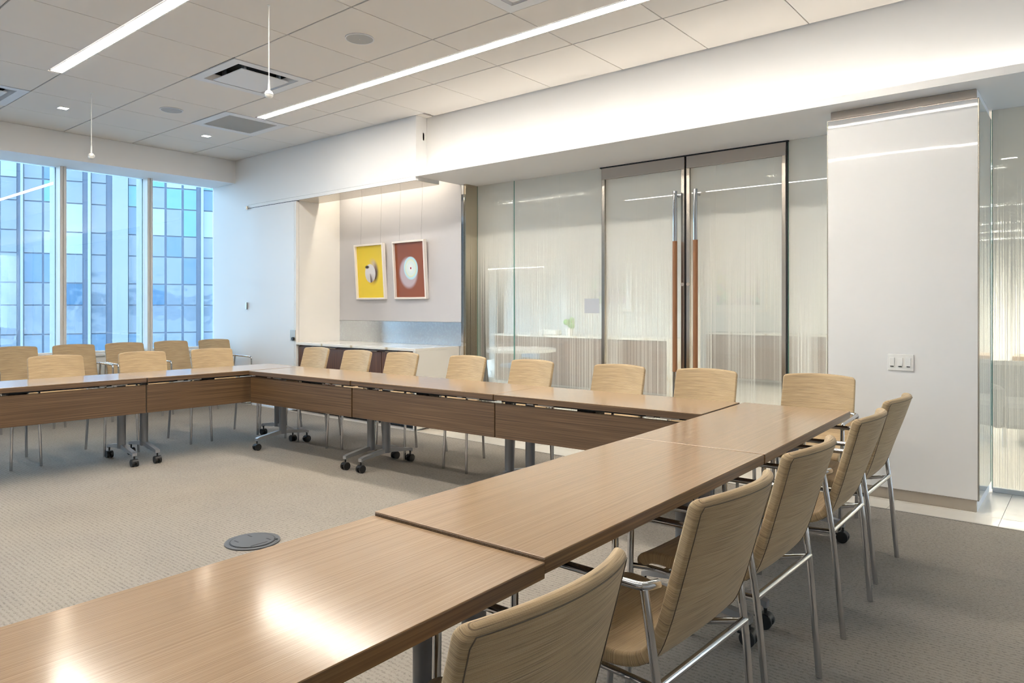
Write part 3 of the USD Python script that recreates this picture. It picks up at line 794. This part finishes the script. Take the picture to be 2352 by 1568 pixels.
def shell():
    from scipy.interpolate import CubicSpline
    seg = np.r_[0, np.cumsum(np.linalg.norm(np.diff(PATH, axis=0), axis=1))]
    cs = CubicSpline(seg, PATH)
    S = seg[-1]
    s = np.unique(np.r_[.016 * (1 - np.cos(np.linspace(0, math.pi / 2, 8))), np.linspace(.018, .06, 9), np.linspace(.06, S - .03, 44), np.linspace(S - .03, S - .020, 3), S - .0185 * (1 - np.cos(np.linspace(0, math.pi / 2, 8)))])
    ring, uv, nj = [], [], 60
    for si in s:
        p, tg = cs(si), cs(si, 1)
        tg = tg / np.linalg.norm(tg)
        n = np.array([-tg[1], tg[0]])          # towards the sitter
        if n[0] < 0 and n[1] < 0:
            n = -n
        back = np.clip(1 - si / .50, 0, 1)
        hw = .222 + .006 * np.clip(si / .45, 0, 1)
        th = .0155 + .006 * np.clip((si - .35) / .3, 0, 1)
        # rounded top corners and end rolls
        rc = .024
        if si < rc:
            hw -= rc - math.sqrt(max(rc * rc - (rc - si) ** 2, 0)) if si > 0 else rc
        re = th
        for e in (si, S - si):
            if e < re:
                th *= max(math.sqrt(max(1 - ((re - e) / re) ** 2, 0)), .08)
        row, ruv = [], []
        r = min(.010, th * .75)
        ar = np.linspace(0, math.pi / 2, 5)
        fl = np.linspace(hw - r, -(hw - r), 21)[1:-1]
        prof = [(hw, 0.0)] + [(hw - r + r * math.cos(q), th - r + r * math.sin(q)) for q in ar] + [(q, th) for q in fl]
        prof += [(-hw + r - r * math.cos(q), th - r + r * math.sin(q)) for q in ar[::-1]] + [(-hw, 0.0)]
        prof += [(-y_, -o_) for y_, o_ in prof[1:-1]]
        for j, (y, o) in enumerate(prof):
            bow = .056 * (1 - (y / .225) ** 2) * back       # the back is dished
            top = .012 * (1 - (y / .225) ** 2) * np.clip(1 - si / .12, 0, 1)
            dish = .010 * (1 - (y / .225) ** 2) * np.clip((si - .45) / .1, 0, 1)
            row.append((p[0] + n[0] * o - bow, y, p[1] + n[1] * o + top - dish * n[1]))
            ruv.append((y if o >= 0 else y + .013, si + .002 * o / max(th, 1e-6)))
        ring.append(row)
        uv.append(ruv)
    V, UV = np.array(ring), np.array(uv)
    k, nj = V.shape[:2]
    F = []
    for i in range(k - 1):
        for j in range(nj):
            a, b, c, d = i * nj + j, i * nj + (j + 1) % nj, (i + 1) * nj + (j + 1) % nj, (i + 1) * nj + j
            F += [[a, b, c], [a, c, d]]
    F = np.array(F)
    v = V.reshape(-1, 3)
    m = trimesh.Trimesh(v, F, process=False)
    if m.volume < 0:
        F = F[:, ::-1]
    # thin end caps: zip the front half of the ring to the rear half
    ends = []
    for i, fl in ((0, 1), (k - 1, 0)):
        idx = i * nj + np.arange(nj)
        for j in range(0, nj // 2):
            a, b, c, d = idx[j], idx[j + 1], idx[(nj - j - 1) % nj], idx[(nj - j) % nj]
            for tri in ([a, b, c], [a, c, d]):
                c0 = v[idx].mean(0) - v[(1 if i == 0 else k - 2) * nj + np.arange(nj)].mean(0)
                n_ = np.cross(v[tri[1]] - v[tri[0]], v[tri[2]] - v[tri[0]])
                ends.append(tri if n_ @ c0 >= 0 else tri[::-1])
    return v, F, np.array(ends), UV.reshape(-1, 2), k, nj, s


SV, SF, SE, SUV, SK, SNJ, SS = shell()


def vertex_normals(v, f):
    n = np.zeros_like(v)
    fn = np.cross(v[f[:, 1]] - v[f[:, 0]], v[f[:, 2]] - v[f[:, 0]])
    for k in range(3):
        np.add.at(n, f[:, k], fn)
    return n / np.maximum(np.linalg.norm(n, axis=1, keepdims=True), 1e-12)


def make_chair(label, loc, rotz, group):
    t = Thing("armchair", label, "chair", loc, rotz, group)
    N = vertex_normals(SV, SF)
    cut = int(np.argmin(abs(SS - .44)))
    per = 2 * SNJ
    fb_, fs_ = SF[:cut * per], SF[cut * per:]
    half = len(SE) // 2

    def sub(name, faces, extra):
        faces = np.vstack([faces, extra])
        used = np.unique(faces)
        re = -np.ones(len(SV), int)
        re[used] = np.arange(len(used))
        return t.part(name, trimesh.Trimesh(SV[used], re[faces], process=False), "chair_fabric", uv=SUV[used], normals=N[used])

    bk = sub("backrest", fb_, SE[:half])
    st = sub("seat", fs_, SE[half:])
    # seam groove round the rear face of the back
    rear = []
    V = SV.reshape(SK, SNJ, 3)

    def rear_pt(si, y):
        i = int(np.argmin(abs(SS - si)))
        row = V[i]
        js = [j for j in range(SNJ // 2 + 1, SNJ)]
        ysr, idx = zip(*sorted((row[j][1], j) for j in js))
        x = np.interp(y, ysr, [row[j][0] for j in idx])
        z = np.interp(y, ysr, [row[j][2] for j in idx])
        return (x - .0008, y, z)
    for si in np.linspace(.43, .026, 24):
        rear.append(rear_pt(si, -.2125))
    for y in np.linspace(-.206, .206, 24):
        rear.append(rear_pt(.014, y))
    for si in np.linspace(.026, .43, 24):
        rear.append(rear_pt(si, .2125))
    t.part("seam", tube(rear, .0012, 6), "seam_taupe", parent=bk, smooth=True)
    r = .0112
    for s in (1, -1):
        ya, yf = s * .252, s * .2345
        t.part("armrest", tube(bend([(.232, ya, .62), (.222, ya, .656), (-.180, ya, .660), (-.198, s * .214, .664)], .022), r, 14), "chrome", smooth=True)
        t.part("leg", tube(bend([(.232, ya, .622), (.236, ya, .42), (.252, s * .240, .0)], .05), r, 14), "chrome", smooth=True)
        t.part("leg", tube(bend([(-.180, ya, .655), (-.216, s * .246, .40), (-.252, yf, .0)], .05), r, 14), "chrome", smooth=True)
        t.part("seat_rail", tube(bend([(.236, ya, .425), (.18, s * .205, .415), (-.10, s * .205, .405), (-.211, s * .246, .425)], .03), .0095, 12), "chrome", parent=st, smooth=True)
    t.part("rear_crossbar", tube([(-.213, -.248, .428), (-.213, .248, .428)], r, 14), "chrome", smooth=True)
    t.part("front_crossbar", tube([(.13, -.205, .412), (.13, .205, .412)], .0095, 12), "chrome", smooth=True)
    return t


near_group, far_group, win_row, win_wall = "chairs along the near table row", "chairs along the far table row", "chairs behind the window table row", "spare chairs along the windows"
CH = []
# rotz 180: faces -x; -90: faces -y; 0: faces +x
near = [(-.985, .940, 180.0, "closest striped armchair, at the bottom centre of the picture"),
        (-1.006, 1.765, 178.0, "second armchair of the near row, its whole seat and chrome arm visible"),
        (-1.025, 2.432, 179.0, "middle armchair of the near row, third from the bottom"),
        (-1.040, 3.268, 181.0, "fourth armchair of the near row, overlapping the white column"),
        (-1.072, 3.972, 180.0, "farthest armchair of the near row, standing beside the white column")]
far = [(-6.60, 4.330, "far row armchair nearest the pocket door, leftmost of the eight"), (-5.835, 4.285, "second far row armchair, in front of the walnut doors"),
       (-5.21, 4.345, "third far row armchair, between walnut doors and marble end"), (-4.40, 4.400, "far row armchair in front of the bronze return"),
       (-3.64, 4.375, "far row armchair in front of the wide striped glass panel"), (-2.815, 4.410, "far row armchair left of the leather door grips"),
       (-2.125, 4.475, "far row armchair in front of the right glass door"), (-1.392, 4.568, "rightmost far row armchair, at the ring's far corner")]
left = [(-7.06, 1.60, "armchair at the left edge with only its chrome legs in view"), (-7.065, 2.315, "leftmost of the three armchair backs behind the window table row"),
        (-7.035, 3.075, "middle of the three armchair backs behind the window table row"), (-7.02, 3.775, "armchair at the ring's far left corner behind the table")]
wall = [(-9.06, 2.545, "spare armchair by the window cut by the picture's left edge"), (-9.06, 3.142, "second spare armchair from the left below the windows"),
        (-9.07, 3.716, "third spare armchair below the windows, by a chrome arm"), (-9.10, 4.323, "spare armchair below the rightmost window bay"),
        (-9.11, 4.915, "last spare armchair, in the white wall corner")]
for x, y, rz, lab in near:
    CH.append((x, y, rz, lab, near_group))
random.seed(4)
for x, y, lab in far:
    CH.append((x, y, -90 + random.uniform(-1.5, 4.0), lab, far_group))
for x, y, lab in left:
    CH.append((x, y, random.uniform(-5, 1), lab, win_row))
for x, y, lab in wall:
    CH.append((x, y, random.uniform(-3, 2), lab, win_wall))
chair0 = None
for x, y, rz, lab, g in CH:
    if chair0 is None:
        chair0 = make_chair(lab, (x, y, 0), rz, g)
    else:
        copy_of(chair0, "armchair", lab, "chair", (x, y, 0), rz, g)

# ------------------------------------------------------------------ rooms beyond the glass
for bx in ((-8.2, 9.70, 0, -4.5, 9.80, ZS), (-5.8, 12.6, 0, -2.3, 12.7, ZS), (-2.3, 12.6, 0, -2.2, 19.1, ZS), (-2.3, 19.1, 0, 6, 19.2, ZS),
           (-10.2, 12.4, 0, -8.2, 12.5, ZS), (-8.2, 9.8, 0, -8.1, 12.5, ZS), (5.9, 6.4, 0, 6.0, 19.1, ZS), (XR + .1, 6.2, 0, 6.0, 6.4, ZS)):
    struct("wall_corridor", box(*bx), "backroom_wall", "pale wall of a room beyond the glass")
struct("ceiling_corridor", box(-10.2, 6.30, ZS, 6.0, 19.2, ZS + .05), "white_paint", "white ceiling beyond the glass wall")
struct("wall_corridor_left", box(-10.2, 6.0, 0, -10.0, 6.5, ZS), "backroom_wall", "pale pier beside the far window")
w9 = Thing("window_20", "bright window of the far room seen through the striped glass", None, (-10.07, 9.4, 0), kind="structure", plain_name=True)
w9.part("pane", box(-10.082, 6.5, 0.2, -10.07, 12.4, ZS), "window_glass", world=True)
w9.part("mullion", join(*[box(-10.1, y - .03, .0, -9.95, y + .03, ZS) for y in (7.5, 8.5, 9.5, 10.5, 11.5)]), "mullion_white", world=True)

for x, y, lab in ((-5.75, 7.55, "corridor downlight seen through the wide glass panel"), (-4.27, 7.62, "corridor downlight seen through the left glass door, upper"), (-4.0, 9.4, "corridor downlight seen through the right glass door, lower"), (-2.7, 7.67, "corridor downlight seen through the right glass door, upper")):
    t = Thing("corridor_downlight", lab, "ceiling light", (x, y, ZS))
    t.part("trim", frame_ring(-.07, -.07, .07, .07, .01, -.004, .0), "white_plastic")
    t.part("lamp", box(-.06, -.06, -.003, .06, .06, -.0005), "downlight_lamp")
for k, (x0, x1, y) in enumerate(((-1.3, -.7, 8.6), (-2.0, 4.0, 11.8), (-2.0, 4.0, 14.3), (-2.0, 4.0, 15.9), (-2.0, 4.0, 17.6), (-6.3, -4.9, 7.3), (0.3, 4.6, 6.95))):
    t = Thing("corridor_line_light", ["short glowing line light high behind the right glass panel", "topmost long line light behind the right glass panel", "second long line light behind the right glass panel",
                                      "third long line light behind the right glass panel", "lowest long line light behind the right glass panel", "line light in the room beyond the wide glass panel", "corridor line light just beyond the picture's right edge"][k], "ceiling light", (x0, y, ZS))
    t.part("diffuser", box(x0, y - .04, ZS - .018, x1, y + .04, ZS - .008), "corridor_lamp", world=True)
    t.part("housing", join(box(x0, y - .05, ZS - .020, x1, y - .04, ZS - .006), box(x0, y + .04, ZS - .020, x1, y + .05, ZS - .006)), "aluminium", world=True)


def far_credenza(label, x0, x1, y, top):
    t = Thing("far_credenza", label, "cabinet", ((x0 + x1) / 2, y, 0))
    t.part("counter", box(x0, y - .32, top - .03, x1, y + .32, top), "marble", world=True)
    n = max(2, int((x1 - x0) / .6))
    t.part("body", box(x0 + .01, y - .27, .1, x1 - .05, y + .31, top - .031), "walnut", world=True)
    xs = np.linspace(x0 + .01, x1 - .05, n + 1)
    for k in range(n):
        t.part("door", box(xs[k] + .003, y - .292, .12, xs[k + 1] - .003, y - .271, top - .04, .002), "walnut", world=True)
    t.part("end_panel", box(x1 - .04, y - .32, 0, x1, y + .32, top - .03), "marble", world=True)
    return t


far_credenza("long walnut credenza with white top seen through left glass", -7.9, -4.62, 9.37, .885)
far_credenza("walnut credenza with white top seen through the right glass door", -5.4, -3.30, 12.25, .885)


def far_picture(label, cx, y, zc, w, h):
    t = Thing("far_picture", label, "picture", (cx, y, zc))
    t.part("frame", frame_ring3(w, h), "art_white")
    t.part("mount", box(-w / 2 + .03, .0, -h / 2 + .03, w / 2 - .03, .012, h / 2 - .03), "glossy_white")
    t.part("print", box(-w / 2 + .12, -.004, -h / 2 + .13, w / 2 - .12, .0, h / 2 - .13), "mosaic_print")


def frame_ring3(w, h):
    return join(box(-w / 2, -.02, h / 2 - .03, w / 2, .018, h / 2), box(-w / 2, -.02, -h / 2, w / 2, .018, -h / 2 + .03), box(-w / 2, -.02, -h / 2 + .03, -w / 2 + .03, .018, h / 2 - .03), box(w / 2 - .03, -.02, -h / 2 + .03, w / 2, .018, h / 2 - .03))


far_picture("large white framed mosaic print beyond the wide glass panel", -6.05, 9.68, 1.89, .95, 1.26)
far_picture("white framed print seen through the right glass door", -5.05, 12.58, 1.72, 1.05, .95)
t = Thing("paper_notice", "blue grey notice sheet fixed on the glass beside the left door", "notice", (-4.02, YG - .007, 1.36))
t.part("sheet", box(-4.10, YG - .009, 1.27, -3.92, YG - .0065, 1.42), "note_paper", world=True)
for x, y, lab in ((-5.42, 9.69, "small wall control beyond the left glass door"), (-3.9, 12.59, "small wall control beyond the right glass door")):
    t = Thing("wall_control", lab, "thermostat", (x, y, 1.35))
    t.part("case", box(-.10, -.02, -.10, .10, .01, .10, .008), "white_plastic")
    t.part("lower_plate", box(-.42, -.012, -.36, -.30, .01, -.14, .005), "white_plastic")
    t.part("screen", box(-.06, -.022, .03, .06, -.0195, .07), "speaker_grey")
t = Thing("round_table", "round white table beyond the wide striped glass panel", "table", (-6.42, 7.9, 0))
d = trimesh.creation.cylinder(.55, .04, sections=64)
d.apply_translation([0, 0, .72])
t.part("tabletop", d, "glossy_white", smooth=30)
t.part("pedestal", cyl((0, 0, .03), (0, 0, .70), .05), "satin_silver", smooth=40)
t.part("base", cyl((0, 0, 0), (0, 0, .03), .28, 40), "satin_silver", smooth=40)
t = Thing("office_chair", "blue seated chair under the round white table", "chair", (-6.75, 8.35, 0))
t.part("seat", box(-.22, -.22, .42, .22, .22, .48, .02), "seat_blue")
t.part("backrest", box(-.22, .19, .55, .22, .23, .70, .015), "seat_blue")
t.part("post", join(cyl((0, 0, .1), (0, 0, .42), .025), cyl((0, .21, .46), (0, .21, .56), .015)), "chrome", smooth=40)
t.part("base", join(*[tube([(0, 0, .1), (.28 * math.cos(a), .28 * math.sin(a), .03)], .015, 8) for a in np.arange(5) * 2 * math.pi / 5]), "chrome", smooth=True)
t = Thing("hanging_line_lamp", "slim lamp bar hanging over the round white table", "pendant lamp", (-6.3, 7.9, 1.9))
t.part("bar", box(-7.0, 7.88, 1.90, -5.95, 7.92, 1.93), "aluminium", world=True)
t.part("lamp", box(-6.99, 7.885, 1.893, -5.96, 7.915, 1.900), "corridor_lamp", world=True)
t.part("cable", join(*[tube([(x, 7.9, 1.93), (x, 7.9, ZS)], .002, 6) for x in (-6.9, -6.05)]), "white_plastic", world=True)
t = Thing("desk_planter", "small white tray with a green plant on the far credenza", "plant", (-6.6, 9.3, .885))
t.part("tray", box(-.45, -.08, 0, -.1, .08, .08, .01), "white_plastic")
t.part("pot", cyl((.1, 0, 0), (.1, 0, .12), .06), "white_plastic", smooth=40)
t.part("leaves", join(*[trimesh.creation.icosphere(1, .05).apply_translation([.1 + .05 * math.cos(k * 2.1), .05 * math.sin(k * 2.1), .15 + .03 * k]) for k in range(4)]), "leaf_green", smooth=True)
t = Thing("lounge_chair", "dark grey lounge chair behind the glass at the right edge", "chair", (-.45, 8.6, 0), 20)
t.part("seat", box(-.38, -.38, .18, .38, .38, .42, .04), "lounge_grey")
t.part("backrest", box(-.38, .26, .38, .38, .40, .78, .04), "lounge_grey")
t.part("armrest", box(-.46, -.36, .18, -.36, .38, .58, .03), "lounge_grey")
t.part("armrest", box(.36, -.36, .18, .46, .38, .58, .03), "lounge_grey")
t.part("leg", join(*[cyl((sx * .36, sy * .32, 0), (sx * .36, sy * .32, .19), .018) for sx in (-1, 1) for sy in (-1, 1)]), "chrome")
t = Thing("side_counter", "oak topped low counter behind the glass at the right edge", "counter", (.2, 10.2, 0))
t.part("top", box(-.95, -.3, .72, .95, .3, .77, .006), "oak")
t.part("body", box(-.9, -.25, 0, .9, .25, .72), "lounge_grey")

# ------------------------------------------------------------------ tower across the street (local: x along its face, -y towards the room)
P0, U = np.array([-52.5, 14.1]), np.array([.385, .923])
U /= np.linalg.norm(U)
tw = Thing("office_tower", "blue glass office tower across the street seen through the windows", "building", (P0[0], P0[1], -12.0), math.degrees(math.atan2(U[1], U[0])))
PER = 3.3
zl = []
z = -.4 - 2 * PER
while z < 14:
    zl += [(z, z + 1.87), (z + 1.87, z + PER)]
    z += PER
cols = [(-6.5, -5.4), (-5.4, -4.3), (-4.2, -2.9), (-2.9, -1.6), (-1.36, -.48), (-.48, .40), (.73, 1.74), (1.79, 2.70), (2.75, 3.95), (4.40, 5.28), (6.53, 7.40), (7.45, 8.75), (8.83, 9.81), (9.89, 10.74), (11.16, 12.1), (12.15, 13.2), (13.25, 14.3), (14.4, 15.5), (15.6, 16.8), (16.9, 18)]
rng = random.Random(11)
for (a, b) in cols:
    for k, (z0, z1) in enumerate(zl):
        m = rng.choice(["tower_pane", "tower_pane", "tower_pane", "tower_pane_pale", "tower_pane_deep", "tower_pane_cyan"]) if z0 > 3 else rng.choice(["tower_pane", "tower_pane_deep", "tower_pane"])
        if z0 < -4 or z0 > 13:
            m = "tower_pane"
        tw.part("pane", box(a + .03, -.02, z0 + .04 + 12, b - .03, .06, z1 - .04 + 12), m)
tw.part("frame", box(-8, .06, 0, 20, .5, 28.5), "tower_frame")
for (a, b) in ((.60, .73), (4.23, 4.40), (11.0, 11.16), (-1.6, -1.45)):
    tw.part("fin", box(a, -.30, 0, b, .06, 28.5), "tower_fin", label="white vertical fin")
tw.part("pier", box(5.62, -.35, 0, 6.53, .06, 28.5), "tower_stone", label="broad pale pier")
st = define(numbered("/World", "street"), box(-70, -60, -12.2, -12, 60, -12.0), "tower_stone")
tag(st.GetPrim(), "street far below the windows", kind="structure")
